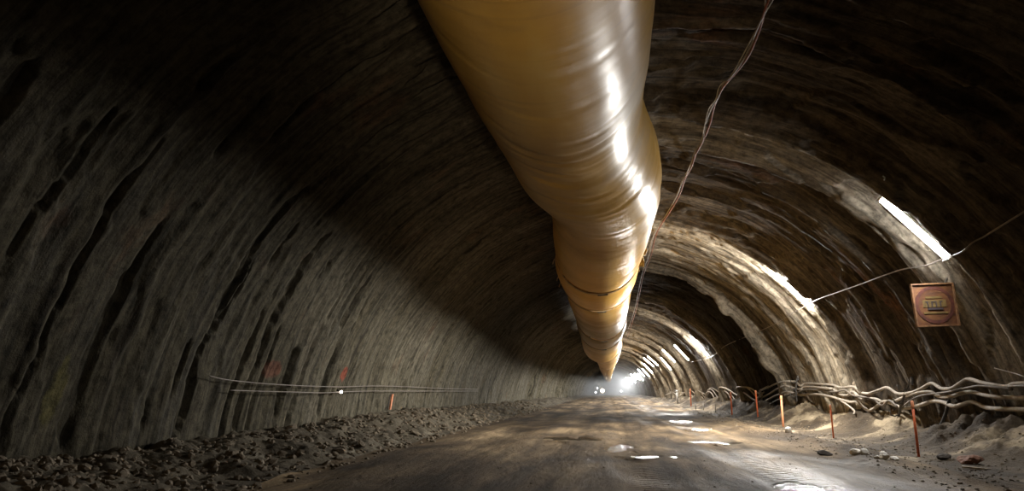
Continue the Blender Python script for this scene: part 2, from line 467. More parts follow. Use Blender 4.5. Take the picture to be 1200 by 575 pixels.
# ------------------------------------------------------------------ the ground
PUD = []
for a in ((934, 568, .32, .55, 'glinting puddle in the right wheel rut, nearest the camera'), (848, 518, .65, .45, 'long shallow puddle across the right lane before the stakes'), (826, 503, .35, .7, 'small wet puddle behind the long puddle of the right lane'),
          (722, 524, .28, 1.2, 'narrow puddle in the middle of the road below the duct'), (800, 494, .42, 1.5, 'far wet puddle beside the right stakes, bright with lamp light'),
          (765, 535, .35, .35, 'small round puddle right of the narrow middle puddle'), (672, 514, .7, .7, 'dark shallow puddle left of the road middle')):
    c_ = ground_at(a[0], a[1]); PUD.append((c_.x, c_.y)+a[2:])
PUDZ = []
def ground_z(X, Y):
    X = np.asarray(X, float); Y = np.asarray(Y, float)
    far = 1-.6*sst(60, 140, Y)
    z = .05*(fbm(X/1.6, Y/5., 101, 4)-.5)+.015*(fbm(X/.25, Y/.5, 102, 3)-.5)
    # wheel ruts
    for x0, w, d in ((2.75, .40, .05), (.6, .40, .04), (-1.3, .5, .04), (-3.2, .5, .035)):
        xx = X-x0-.35*(vn(Y/7., 3.3, 103)-.5)
        z = z-d*np.exp(-(xx/w)**2)+d*.5*np.exp(-((np.abs(xx)-w*1.6)/(w*.5))**2)
    # the spoil ridge along the right of the road
    e = 5.15+.9*(vn(Y/3.4, .7, 104)-.5)
    z = z+.11*np.exp(-((X-e)/.35)**2)*(.3+1.2*fbm(X/.5, Y/.6, 105, 3))
    z = z+.06*sst(5.0, 5.8, X)*(fbm(X/.5, Y/.7, 106, 4))
    # spoil banked against the right wall
    bk = sst(6.6, 8.5, X+1.2*(fbm(Y/2.6, X/4., 107, 3)-.5))
    z = z+bk*(.30+.55*vn(Y/2.8, 1.1, 108))*(.55+.9*fbm(X/.35, Y/.45, 109, 4, .6))*far
    # rubble against the left wall
    rb = sst(4.9, 7.2, -X+1.1*(fbm(Y/2.2, X/3., 110, 3)-.5))
    lump = fbm(X/.42, Y/.42, 111, 4, .6)
    z = z+rb*(.34+.35*vn(Y/3.1, 5.5, 112))*far+sst(.03, .35, rb)*.30*(lump-.45)*far
    # a low hump across the road far down
    z = z+.10*np.exp(-((Y-86)/3.)**2)+.06*np.exp(-((Y-58)/2.)**2)
    for (x0, y0, rx, ry, _), zp in zip(PUD, PUDZ):
        e = np.sqrt(((X-x0)/rx)**2+((Y-y0)/ry)**2)+2.6*(fbm(X/.35, Y/.9, 120, 4)-.5)
        k = 1-sst(.75, 1.35, e)
        z = z*(1-k)+(zp-.025)*k
        ring = (e < 1.9)*(e > 1.0)
        z = np.where(ring & (z < zp+.012), zp+.012, z)
    return z
for p_ in PUD: PUDZ.append(float(np.mean([ground_z(np.array([p_[0]+dx*p_[2]]), np.array([p_[1]+dy*p_[3]]))[0] for dx in (-1, 0, 1) for dy in (-1, 0, 1)])))
def gz(x, y): return float(ground_z(np.array([x]), np.array([y]))[0])

gx = np.concatenate([np.arange(-8.6, -4.6, .055), np.arange(-4.6, 4.4, .085), np.arange(4.4, 9.5, .06)])
gys = list(np.arange(-12, 3.9, .5)); y = 4.
while y < 310:
    gys.append(y); y += max(.05, .0052*y)
gys = np.array(gys)
GX, GY = np.meshgrid(gx, gys)
G = np.stack([GX, GY, ground_z(GX, GY)], -1)
NG = grid_normals(G, False)
GF = bool(NG[0, 0, 2] < 0)
if GF: NG = -NG
k1 = int(np.searchsorted(gx, -5.15)); k2 = int(np.searchsorted(gx, 5.75))
o = grid_mesh('rubble', G[:, :k1+1], None, NG[:, :k1+1], M['rubble'], GF); tag(o, 'heaped grey rubble and dirt along the foot of the left wall', 'rubble', kind='stuff')
o = grid_mesh('floor', G[:, k1:k2+1], None, NG[:, k1:k2+1], M['road'], GF); tag(o, kind='structure')
o = grid_mesh('dirt_bank', G[:, k2:], None, NG[:, k2:], M['bank'], GF); tag(o, 'pale sandy spoil banked along the foot of the right wall', 'dirt', kind='stuff')

# ------------------------------------------------------------------ puddles
def puddle(i):
    x0, y0, rx, ry, label = PUD[i]; zz = PUDZ[i]; n = 48
    bm = bmesh.new(); top = []; bot = []
    for k in range(n):
        a = 2*PI*k/n; q = 1.5
        top.append(bm.verts.new((rx*q*math.cos(a), ry*q*math.sin(a), 0)))
        bot.append(bm.verts.new((rx*q*math.cos(a), ry*q*math.sin(a), -.05)))
    bm.faces.new(top); bm.faces.new(bot[::-1])
    for k in range(n): bm.faces.new((top[k], bot[k], bot[(k+1) % n], top[(k+1) % n]))
    o = bm_obj('puddle', bm, M['water']); o.location = (x0, y0, zz)
    tag(o, label, 'puddle')
for i in range(len(PUD)): puddle(i)

# ------------------------------------------------------------------ rocks
def rock_mesh(name, seed, mat, sub=2, flat=(1, 1, 1)):
    r = random.Random(seed); bm = bmesh.new()
    bmesh.ops.create_icosphere(bm, subdivisions=sub, radius=1)
    cuts = []
    for k in range(9):
        v = Vector((r.gauss(0, 1), r.gauss(0, 1), r.gauss(0, 1))).normalized(); cuts.append((v, r.uniform(.55, .88)))
    for v in bm.verts:
        for n, d in cuts:
            e = v.co.dot(n)-d
            if e > 0: v.co -= n*e
        v.co *= 1+.06*r.uniform(-1, 1)
        v.co = Vector((v.co.x*flat[0], v.co.y*flat[1], v.co.z*flat[2]))
    me = bpy.data.meshes.new(name); bmesh.ops.recalc_face_normals(bm, faces=bm.faces); bm.to_mesh(me); bm.free(); me.materials.append(mat)
    return me
def rock(name, px, py, wpx, hpx, mat, label, cat, seed, X=None):
    c = ground_at(px, py+hpx/2, .05)
    for _ in range(4):
        c = ground_at(px, py+hpx/2, gz(c.x, c.y))
    me = rock_mesh(name, seed, mat, 3)
    o = link_mesh(name, me)
    k = c.y/FPX/1.08
    o.scale = (wpx*k/2*1.25, wpx*k/2, hpx*k/2*1.25)
    o.location = (c.x, c.y, gz(c.x, c.y)+o.scale.z*.55); o.rotation_euler = (0, 0, seed)
    tag(o, label, cat)
rock('rock', 924, 503, 9, 8, M['rock_lite'], 'pale round rock at the foot of the third nearest right stake', 'rock', 1)
rock('rock', 1003, 529, 13, 7, M['rock_lite'], 'white flat stone, leftmost of the pale stones by the nearest stake', 'stone', 2)
rock('rock', 1013, 528, 7, 8, M['rock_lite'], 'small white upright stone against the white flat stone', 'stone', 3)
rock('rock', 1036, 533, 12, 10, M['rock_lite'], 'white pointed stone, midway between white flat stone and nearest stake', 'stone', 4)
rock('rock', 1048, 536, 10, 5, M['rock_lite'], 'low white stone right beside the white pointed stone', 'stone', 5)
rock('rock', 1028, 535, 6, 4, M['rock_lite'], 'tiny white stone just left of the white pointed stone', 'stone', 6)
rock('rock', 1106, 534, 16, 7, M['rock_dark'], 'dark low clod of earth left of the reddish brown rock', 'rock', 7)
rock('rock', 1136, 537, 26, 12, M['rock_brown'], 'big reddish brown rock on the right verge past the nearest stake', 'rock', 8)
rock('rock', 1187, 522, 8, 6, M['rock_lite'], 'pale stone high on the dirt bank at the right edge', 'stone', 9)
rock('rock', 1157, 529, 6, 4, M['rock_lite'], 'small pale stone on the bank behind the reddish brown rock', 'stone', 10)
rock('rock', 1172, 526, 5, 4, M['rock'], 'small grey stone on the bank below the high pale stone', 'stone', 11)
rock('rock', 966, 530, 16, 6, M['rock_dark'], 'dark flat clod of earth left of the pale stones', 'rock', 12)
# a broken batten
p = ground_at(1142, 552); p.z = gz(p.x, p.y)+.025
bm = bmesh.new(); add_box(bm, (0, 0, 0), (.36, .06, .03), None, .008); add_box(bm, (.19, .01, .004), (.10, .03, .02), Matrix.Rotation(.3, 3, 'Z'))
o = bm_obj('wood_batten', bm, M['wood']); o.location = p; o.rotation_euler = (0, .05, -.5); tag(o, 'short pale splintered batten lying below the reddish brown rock', 'wood')

# rubble blocks along the left wall: the biggest are rocks of their own, the small ones a scatter
protos = [rock_mesh('rock', 100+k, M['rock'], 2, (1, .8, .65)) for k in range(6)]
rnd = random.Random(3)
for k in range(110):
    Y = 7.0+30*rnd.random()**1.5; X = -rnd.uniform(5.0, 7.0); s = rnd.uniform(.05, .115)*(1+.012*Y)
    o = bpy.data.objects.new('rock', rnd.choice(protos)); COL.objects.link(o)
    o.location = (X, Y, gz(X, Y)+s*.25); o.scale = (s*rnd.uniform(.8, 1.5), s, s*rnd.uniform(.7, 1.2)); o.rotation_euler = (rnd.uniform(-.5, .5), rnd.uniform(-.5, .5), rnd.uniform(0, 6.3))
    tag(o, 'grey angular block lying in the rubble at the foot of the left wall', 'rock', 'rubble blocks along the left wall')
_b = bmesh.new(); bmesh.ops.create_icosphere(_b, subdivisions=1, radius=1)
ICO_V = np.array([v.co[:] for v in _b.verts]); ICO_F = np.array([[v.index for v in f.verts] for f in _b.faces]); _b.free()
def scatter(name, n, xf, yf, sf, mat, label, cat, seed):
    r = random.Random(seed); rs = np.random.RandomState(seed)
    L_ = []
    for k in range(n):
        Y = yf(r); X = xf(r, Y); L_.append((X, Y, sf(r, Y)))
    A = np.array(L_); Z = ground_z(A[:, 0], A[:, 1]); VV, FF = [], []
    for k in range(n):
        X, Y, q = A[k]; c, d = math.cos(rs.uniform(0, 6.3)), 0; an = rs.uniform(0, 6.3); tl = rs.uniform(-.6, .6)
        v = ICO_V*np.array([rs.uniform(.8, 1.6), 1, rs.uniform(.5, .9)])+rs.uniform(-.24, .24, ICO_V.shape)
        ct, st = math.cos(tl), math.sin(tl); v = np.stack([v[:, 0], v[:, 1]*ct-v[:, 2]*st, v[:, 1]*st+v[:, 2]*ct], 1)
        ca, sa = math.cos(an), math.sin(an); v = np.stack([v[:, 0]*ca-v[:, 1]*sa, v[:, 0]*sa+v[:, 1]*ca, v[:, 2]], 1)
        VV.append(v*q+np.array([X, Y, Z[k]+q*.2])); FF.append(ICO_F+k*len(ICO_V))
    me = bpy.data.meshes.new(name); me.from_pydata(np.concatenate(VV).tolist(), [], np.concatenate(FF).tolist())
    tag(link_mesh(name, me, mat), label, cat, kind='stuff')
scatter('gravel', 2200, lambda r, Y: -4.7-2.6*r.random()**.7, lambda r: 6.5+50*r.random()**2, lambda r, Y: r.uniform(.018, .055)*(1+.015*Y), M['rock'], 'loose broken stone strewn over the left rubble heap', 'gravel', 5)
scatter('gravel', 2200, lambda r, Y: 4.6+3.4*r.random(), lambda r: 9+40*r.random()**2, lambda r, Y: r.uniform(.006, .024)*(1+.014*Y), M['rock'], 'loose small stones and clods strewn along the right verge', 'gravel', 6)
scatter('gravel', 260, lambda r, Y: r.uniform(-4.5, 4.6), lambda r: 7.5+20*r.random()**2, lambda r, Y: r.uniform(.006, .018), M['rock'], 'muddy crumbs and grit dropped over the road', 'gravel', 8)

# ------------------------------------------------------------------ the ventilation duct
DY = [-9, 4, 8.5, 10.2, 12.0, 13.6, 15, 18, 22, 28, 36, 45, 49, 50.5, 80, 120, 300]
DXc = [-.75, -.66, -.60, -.56, -.34, -.08, .02, -.05, -.25, -.28, -.25, -.36, -.42, -.06, -.06, -.15, 0.]
DZc = [4.42, 4.42, 4.42, 4.42, 4.38, 4.38, 4.40, 4.34, 4.15, 3.95, 3.80, 3.58, 3.22, 3.5, 3.6, 3.8, 4.1]
DK = 1.06
DY = [v*DK for v in DY]; DXc = [v*DK for v in DXc]; DZc = [v*DK for v in DZc]
def dcen(Y): return np.interp(Y, DY, DXc), EYE+np.interp(Y, DY, DZc)
SECT = [(-8, 10.35), (10.35, 21.0), (21.0, 24.6), (24.6, 36.0), (36.0, 41.0), (41.0, 50.0), (50, 84), (84, 140), (140, 280)]
SR = [(1.29, 1.21), (1.27, 1.32), (1.36, 1.33), (1.25, 1.27), (1.33, 1.30), (1.30, 1.27), (1.17, 1.16), (1.12, 1.12), (1.05, 1.1)]
duct = empty('ventilation_duct', (0, 0, EYE+4.4)); tag(duct, 'big amber fabric ventilation duct hung under the crown of the tunnel', 'duct')
SECT = [(a*DK, b*DK) for a, b in SECT]
def drad(Y, i): return DK*drad0(Y/DK, i, [(a/DK, b/DK) for a, b in SECT])
def drad0(Y, i, SECT):
    a, b = SECT[i]; t = (Y-a)/(b-a); r = SR[i][0]+(SR[i][1]-SR[i][0])*t
    if i in (0,): return np.interp(Y, [-9, 5, 8.5, 9.9, 10.35], [1.30, 1.30, 1.27, 1.215, 1.215])
    if i == 1: return np.interp(Y, [10.35, 11.0, 12.2, 13.2, 14.3, 16, 18.5, 20.5, 21], [1.215, 1.25, 1.33, 1.30, 1.25, 1.27, 1.31, 1.31, 1.27])
    sag = .03*math.sin(PI*t)
    pin = .07*(math.exp(-((Y-a)/.6)**2)+math.exp(-((Y-b)/.6)**2))
    return r+sag-pin
def duct_rows(i):
    a, b = SECT[i]; rows = []; y = a
    while y < b:
        rows.append(y); y += max(.05, .006*max(y, 4)) if y > 3 else .3
    rows.append(b); return rows
NS = 72
dparts = []
for i in range(len(SECT)):
    rows = np.array(duct_rows(i)); fi = np.linspace(0, 2*PI, NS+1)
    FI, YR = np.meshgrid(fi, rows)
    r = np.array([drad(v, i) for v in rows])[:, None]*np.ones_like(FI)
    # creases in the cloth, slanting round the bend, and soft bags between hangers
    cu, cv = np.cos(FI)*1.5, np.sin(FI)*1.5
    sl = YR+.45*np.sin(FI-.6)+.25*cv
    wr = np.interp(YR, [0, 7.5, 9, 10.6, 12.5, 14, 17, 20], [.002, .003, .008, .017, .014, .006, .005, .008])
    r = r+wr*(2*(fbm(cu*.7, sl/.32, 201, 3)-.5)-1.6*sst(.60, .78, fbm(cu*.5, sl/.26, 202, 2)))
    r = r+.06*(fbm(cu*.8+4, (YR)/2.2, 203, 2)-.5)
    xc, zc = dcen(YR)
    PP = np.stack([xc+r*np.cos(FI), YR, zc+r*np.sin(FI)*1.0], -1)
    PP[:, -1] = PP[:, 0]
    PP -= np.array([0, 0, EYE+4.4])
    NN = grid_normals(PP, False); edge = NN[:, 0]+NN[:, -1]; edge /= np.linalg.norm(edge, axis=-1, keepdims=True); NN[:, 0] = edge; NN[:, -1] = edge
    outw = np.stack([np.cos(FI), 0*FI, np.sin(FI)], -1)
    fl = (NN*outw).sum(-1).mean() < 0
    if fl: NN = -NN
    o = grid_mesh('duct_section', PP, np.stack([FI*1.25, YR], -1), NN, M['duct'], bool(fl))
    o.parent = duct
def ring_band(Y, R, w, mat, name, par, slot=True, dz=0):
    """a clamp band with a raised edge on both sides"""
    xc, zc = dcen(Y); bm = bmesh.new(); n = 64
    prof = [(-w, 0), (-w, .03), (-w*.6, .035), (-w*.45, .018), (w*.45, .018), (w*.6, .035), (w, .03), (w, 0)]
    rings = []
    for k in range(n):
        a = 2*PI*k/n
        rings.append([bm.verts.new((xc+(R+q)*math.cos(a), Y+d, zc+(R+q)*math.sin(a)-(EYE+4.4))) for d, q in prof])
    for k in range(n):
        A, B = rings[k], rings[(k+1) % n]
        for j in range(len(prof)):
            bm.faces.new((A[j], A[(j+1) % len(prof)], B[(j+1) % len(prof)], B[j]))
    return bm_obj(name, bm, mat, par, True)
for Y, R in ((21.0, 1.285), (24.6, 1.275), (36.0, 1.26), (41.0, 1.275), (50, 1.24), (84, 1.13)):
    Y *= DK; R *= DK
    b = ring_band(Y, R, .10 if Y < 30 else .16, M['band'], 'joint_band', duct)
    xc, zc = dcen(Y)
    bm = bmesh.new(); add_box(bm, (xc+.12, Y-.02, zc-R-.03-(EYE+4.4)), (.34, .10, .05), Matrix.Rotation(-.05, 3, 'Y'), .012)
    bm_obj('clamp_buckle', bm, M['dark'], b)
# hanger straps up to the crown, a suspension wire and a torn flap
for Y in (6.5, 9.9, 13.5, 17, 21.6, 25.2, 30, 36.5, 41.6, 48, 54.6, 66, 84, 105, 130):
    xc, zc = dcen(Y)
    bm = bmesh.new()
    for sx in (-1, 1):
        a = PI/2+sx*.55; rf = 1.33 if Y < 53 else 1.20
        foot = Vector((xc+rf*math.cos(a), Y, zc+rf*math.sin(a)-EYE-4.4))
        top = Vector((xc+sx*.10, Y, 7.66-EYE-4.4))
        add_tube(bm, [foot, foot.lerp(top, .5)+Vector((sx*.03, 0, 0)), top], .018, 6)
    bm_obj('hanger_strap', bm, M['steel'], duct, True)
sw = []
for Y in np.arange(-8, 200, 2.5): sw.append((dcen(Y)[0], Y, 7.50-EYE-4.4))
tube_obj('suspension_wire', sw, .015, M['steel'], duct, 6)
bm = bmesh.new()
xc, zc = dcen(21.6)
fl = []
for i in range(7):
    t = i/6; a = .05-.45*t
    row = []
    for j in range(5):
        q = j/4; rr_ = 1.34+.02+.16*q*(.5+.5*math.sin(i*1.9+1))
        row.append(bm.verts.new((xc+rr_*math.cos(a-.10*q), 21.2+.5*t+.20*q*math.sin(i*2.1), zc-EYE-4.4+rr_*math.sin(a-.18*q))))
    fl.append(row)
for i in range(6):
    for j in range(4): bm.faces.new((fl[i][j], fl[i][j+1], fl[i+1][j+1], fl[i+1][j]))
f = bm_obj('torn_flap', bm, M['duct'], duct, True); f['label'] = 'torn orange flap of duct fabric'
sm = f.modifiers.new('thickness', 'SOLIDIFY'); sm.thickness = .012
# eyelet hooks on the left of the first joint
for Y, a in ((22.4, PI+.15), (23.9, PI+.35), (25.8, PI+.25)):
    xc, zc = dcen(Y); c = Vector((xc+1.41*math.cos(a), Y, zc-EYE-4.4+1.41*math.sin(a))); bm = bmesh.new()
    pts = [c+Vector((-.02-.09*math.sin(q*.5), .0, .09*math.cos(q))) for q in np.linspace(0, 2*PI, 14)]
    add_tube(bm, pts, .02, 6); bm_obj('hook', bm, M['band'], duct, True)

# ------------------------------------------------------------------ the lamps
tube_mat = mat_emit('cold_white_tube', (1, .975, .93), 400.); weak_tube = mat_emit('ageing_white_tube', (.97, .98, 1.0), 54.); strong_tube = mat_emit('new_white_tube', (1, .975, .93), 620.)
def make_lamp(length=1.74):
    """along local X, shining to local -Z, its back to the rock at +Z"""
    root = empty('tunnel_lamp')
    bm = bmesh.new()
    n = 10; L = length/2
    prof = [(-.13, -.01), (-.10, .055), (-.05, .075), (.05, .075), (.10, .055), (.13, -.01), (.10, -.02), (-.10, -.02)]
    A = [bm.verts.new((-L, y, z)) for y, z in prof]; B = [bm.verts.new((L, y, z)) for y, z in prof]
    for k in range(len(prof)): bm.faces.new((A[k], A[(k+1) % len(prof)], B[(k+1) % len(prof)], B[k]))
    bm.faces.new(A); bm.faces.new(B[::-1])
    bm_obj('housing', bm, M['white'], root)
    bm = bmesh.new(); ang = np.linspace(0, PI, 7); rings = []
    for x in (-L+.03, L-.03):
        rings.append([bm.verts.new((x, .125*math.cos(a), -.02-.060*math.sin(a))) for a in ang])
    for k in range(6): bm.faces.new((rings[0][k], rings[0][k+1], rings[1][k+1], rings[1][k]))
    bm.faces.new(rings[0]); bm.faces.new(rings[1][::-1])
    bm_obj('diffuser', bm, tube_mat, root)
    for s in (-1, 1):
        bm = bmesh.new(); add_box(bm, (s*(L+.012), 0, -.015), (.03, .28, .18), None, .01); bm_obj('end_cap', bm, M['white'], root)
        bm = bmesh.new(); add_box(bm, (s*L*.6, 0, .14), (.04, .10, .14), None, .006); add_box(bm, (s*L*.6, 0, .215), (.06, .2, .02), None, .004); bm_obj('bracket', bm, M['steel'], root)
    return root
first = make_lamp()
lamp_pos = []
def put_lamp(o, th, Y, clear=.30):
    offs = [float(lining_off(np.array([th+d]), np.array([Y+e]))[0]) for d in (-.1, -.05, 0, .05, .1) for e in (-.05, 0, .05)]
    r = max(min(RAD+min(offs)-.23, RAD-.2), RAD-.30)
    rad = Vector((math.cos(th), 0, math.sin(th))); tan = Vector((math.sin(th), 0, -math.cos(th)))   # runs down the wall
    y_ = rad.cross(tan)
    o.matrix_world = Matrix.Translation((CX+r*rad.x, Y, CZ+r*rad.z)) @ Matrix((tan, y_, rad)).transposed().to_4x4()
    return Vector((CX+r*rad.x, Y, CZ+r*rad.z)), tan
ORD = ['tenth', 'eleventh', 'twelfth', 'thirteenth', 'fourteenth', 'fifteenth', 'sixteenth', 'seventeenth', 'eighteenth', 'nineteenth']
spots = []
for a, b, lab in LAMPS:
    p, q = wall_at(*a, .25), wall_at(*b, .25); m = (p+q)/2
    spots.append((math.atan2(m.z-CZ, m.x-CX), m.y+.12, lab))
for k, Y in enumerate((122, 134, 147, 160, 175, 190, 206, 224, 244, 266)):
    spots.append((math.radians(40+3*math.sin(k*2.1)), Y, 'small far glowing tube lamp, %s from the camera along the right wall' % ORD[k]))
far_mesh = [c for c in first.children if c.name.startswith('diffuser')][0].data.copy(); far_mesh.materials[0] = mat_emit('far_white_tube', (.97, .98, 1), 340.)
for k, (th, Y, lab) in enumerate(spots):
    o = first if k == 0 else copy_tree(first)
    pos, tan = put_lamp(o, th, Y); lamp_pos.append((pos, tan)); tag(o, lab, 'lamp', 'tube lamps along the right wall')
    if k == 1:
        for c in o.children:
            if c.name.startswith('diffuser'): c.data = c.data.copy(); c.data.materials[0] = strong_tube
    if k > 8:
        for c in o.children:
            if c.name.startswith('diffuser'): c.data = far_mesh
for c in first.children:
    if c.name.startswith('diffuser'):
        c.data = c.data.copy(); c.data.materials[0] = weak_tube; first_weak = c.data
# ------------------------------------------------------------------ cables
def wall_run(name, pix, r, mat, label, cat, clear=.12, pre=None, post=None, n=6, group=None):
    pts = [on_wall(x, y, clear) for x, y in pix]
    if pre: pts = pre+pts
    if post: pts = pts+post
    o = tube_obj(name, catmull(pts, n), r, mat, None, 8); tag(o, label, cat, group)
    return o
# wire that feeds the lamps
wall_run('lamp_wire', [(1200, 248), (1155, 276), (1140, 284), (1127, 295), (1105, 303), (1085, 311), (1060, 315), (1035, 323), (1000, 336), (960, 350), (945, 358), (925, 369), (905, 381), (880, 392), (850, 405), (833, 418), (810, 424)],
         .016, M['greywire'], 'pale sagging wire linking the lamps along the right wall', 'wire', .14)
wall_run('loose_wire', [(1200, 441), (1188, 437), (1176, 434), (1165, 431)], .012, M['wire'], 'thin straight rod wire on the right wall above the hoses', 'wire', .16)
# hoses
far = [(38, 1.55), (40.5, 1.15), (43, 1.5), (45, 1.6), (47, 1.0), (50, 1.55), (52.5, 1.6), (54, .9), (57, 1.5), (60, 1.5), (63, .95), (67, 1.5), (71, 1.05), (76, 1.5), (82, 1.1), (90, 1.45), (100, 1.2)]
def far_pts(dz, amp, sh, clear):
    out = []
    for Y, z in far:
        z = 1.35+(z-1.35)*amp+dz; th = math.asin((z-CZ)/RAD); out.append(wall_pt(th, Y+sh, clear))
    return out
def near_pts(zs, clear):
    return [wall_pt(math.asin((z-CZ)/RAD), Y, clear) for Y, z in zs]
HA = [(1200, 449), (1180, 453), (1165, 451), (1150, 448), (1135, 444), (1125, 449), (1115, 455), (1103, 455), (1092, 449), (1080, 455), (1067, 460), (1052, 461), (1040, 454), (1030, 457), (1018, 461), (1008, 459), (1000, 453), (985, 454), (976, 451), (962, 450), (945, 449), (938, 452), (932, 447), (918, 447), (908, 450), (900, 454), (890, 458)]
HB = [(1200, 466), (1170, 465), (1155, 463), (1138, 459), (1125, 461), (1112, 465), (1100, 464), (1090, 459), (1072, 461), (1058, 466), (1045, 471), (1035, 471), (1025, 467), (1010, 467), (1000, 459), (993, 463), (985, 462), (977, 456), (970, 455), (945, 453), (938, 456), (932, 455), (920, 452), (910, 456), (900, 462), (892, 465)]
HC = [(1200, 480), (1170, 479), (1155, 477), (1140, 471), (1130, 473), (1118, 476), (1105, 471), (1092, 470), (1080, 474), (1060, 478), (1048, 474), (1038, 470), (1030, 474), (1020, 481), (1013, 478), (1005, 471), (997, 471), (985, 468), (975, 465), (960, 462), (945, 462), (938, 463), (932, 461), (922, 459), (910, 463), (900, 468), (893, 472)]
HD = [(1052, 477), (1042, 469), (1034, 475), (1026, 470), (1012, 465), (1000, 463), (990, 457), (978, 459), (962, 457), (946, 456), (936, 459), (924, 463), (912, 468), (902, 473)]
hg = None
wall_run('hose', HA, .045, M['hose'], 'topmost pale service hose snaking along the right wall', 'hose', .12, near_pts([(9, 1.4), (12, 1.42)], .12), far_pts(.05, 1, 0, .12))
wall_run('hose', HB, .045, M['hose'], 'middle pale service hose snaking along the right wall', 'hose', .16, near_pts([(9, 1.1), (12, 1.14)], .16), far_pts(-.12, 1.3, .8, .2))
wall_run('hose', HC, .050, M['hose'], 'lowest pale service hose snaking along the right wall', 'hose', .20, near_pts([(9, .92), (12, .96)], .2), far_pts(-.28, 1.1, 1.4, .26))
wall_run('hose', HD, .034, M['hose_dark'], 'thin darker hose tangled among the pale hoses past the bracket', 'hose', .24)
wall_run('hose', [(1200, 452), (1186, 456), (1176, 455), (1160, 453), (1146, 452), (1130, 455), (1112, 459), (1096, 461), (1078, 464), (1066, 470), (1054, 480)], .026, M['hose_dark'], 'thin dark hose tucked under the topmost pale hose, right of the bracket', 'hose', .22, near_pts([(10, 1.33)], .22))
e1 = [on_wall(985, 469, .22), on_wall(994, 475, .26), on_wall(1001, 481, .3)]
tail = e1[-1]+Vector((-.05, -.1, -.12))
o = tube_obj('hose', catmull(e1+[tail], 6), .032, M['hose'], None); tag(o, 'short cut hose end drooping onto the sandy bank', 'hose')
# ties that carry the hoses
def hanger(px, py0, py1, label, lean=0., n=3):
    a = on_wall(px+lean, py0, .06); b = on_wall(px, py1, .30)
    root = empty('cable_bracket', a); tag(root, label, 'bracket', None)
    Z = Vector((0, 0, 0)); d = b-a
    bm = bmesh.new(); sd = Vector((0, .05, 0))
    add_tube(bm, [Z, d*.5+Vector((-.05, 0, 0)), d], .035, 6); bm_obj('rail', bm, M['steel'], root)
    for k in range(n):
        c = d*(.15+.6*k/max(1, n-1)); bm = bmesh.new()
        add_tube(bm, [c, c+Vector((-.16, -.03, -.06)), c+Vector((-.26, -.05, -.02)), c+Vector((-.28, -.05, .10))], .022, 6)
        bm_obj('hook', bm, M['steel'], root, True)
    bm = bmesh.new(); add_box(bm, Vector((.03, 0, .02)), (.05, .22, .22), None, .01); bm_obj('base_plate', bm, M['steel'], root)
    return root
hanger(1051, 447, 497, 'dark leaning steel bracket carrying the hoses by the nearest stake', 15)
hanger(934, 443, 470, 'dark steel bracket carrying the hoses at the pale ring', 0)
# loose dark cable hanging under the bracket
o = tube_obj('cable', catmull([on_wall(1112, 470, .2), on_wall(1108, 485, .25), on_wall(1103, 497, .35), on_wall(1096, 506, .5), on_wall(1085, 512, .75)], 6), .04, M['dark']); tag(o, 'black cable drooping from the hoses to the ground behind the nearest stake', 'cable')

# cables under the crown
def crown(name, pix, r, mat, label, j, seed):
    rr_ = random.Random(seed); pts = []
    for x, y in pix:
        p = wall_at(x, y, .30); pts.append(p+Vector((rr_.uniform(-j, j), 0, rr_.uniform(-j, j)-0.02)))
    p0 = pts[0]; pts = [p0+Vector((.25, -3.5, -.02)), p0+Vector((.15, -1.8, .05))]+pts
    o = tube_obj(name, catmull(pts, 5), r, mat, None, 8); tag(o, label, 'cable')
CR = [(902, -10), (896, 10), (888, 30), (876, 60), (862, 82), (846, 98), (840, 112), (834, 126), (828, 145), (822, 163), (815, 178), (808, 195), (801, 210), (794, 228), (783, 247), (773, 262), (766, 278), (760, 300), (752, 320), (748, 340), (745, 355), (741, 372), (735, 388), (731, 398)]
crown('overhead_cable', CR, .018, M['greywire'], 'grey cable slung along under the crown, right of the duct', .03, 1)
crown('overhead_cable', [(x+2, y) for x, y in CR], .020, M['redwire'], 'rust red cable twisted with the grey one right of the duct', .035, 2)
crown('overhead_cable', [(x-2, y+2) for x, y in CR[4:18]], .011, M['wire'], 'thin pale cable beside the rust red cable under the crown', .03, 3)
# a plastic tie flutters by the first lamp
a = on_wall(1036, 211, .10)
bm = bmesh.new(); add_tube(bm, [a, a+Vector((.02, 0, .05)), a+Vector((-.015, 0, .09))], .014, 5); o = bm_obj('plastic_tag', bm, M['white'], None, True); tag(o, 'tiny white tag fixed to the rock above the nearest lamp', 'tag')

# wires along the left wall
LW1 = [(245, 440), (262, 444), (285, 447), (320, 450), (360, 452), (400, 453), (440, 452), (480, 453), (520, 455), (560, 456)]
LW2 = [(270, 457), (300, 458), (340, 459), (380, 460), (400, 459), (430, 458), (470, 458), (510, 458), (560, 458)]
wall_run('wall_wire', LW1, .010, M['greywire'], 'thin pale wire along the left wall, upper of the two', 'wire', .16)
wall_run('wall_wire', LW2, .010, M['greywire'], 'thin pale wire along the left wall, lower of the two', 'wire', .16)
# the tiny marker light on the lower wire
a = on_wall(400, 459, .2); root = empty('marker_light', a); tag(root, 'tiny glowing white marker light on the lower left wall wire', 'lamp')
bm = bmesh.new(); bmesh.ops.create_uvsphere(bm, u_segments=12, v_segments=8, radius=.035); bm_obj('bulb', bm, mat_emit('marker_glow', (1, .86, .72), 12.), root, True)
bm = bmesh.new(); add_tube(bm, [(-.03, 0, .0), (-.08, 0, .02), (-.12, 0, .06)], .03, 8); bm_obj('socket', bm, M['dark'], root, True)
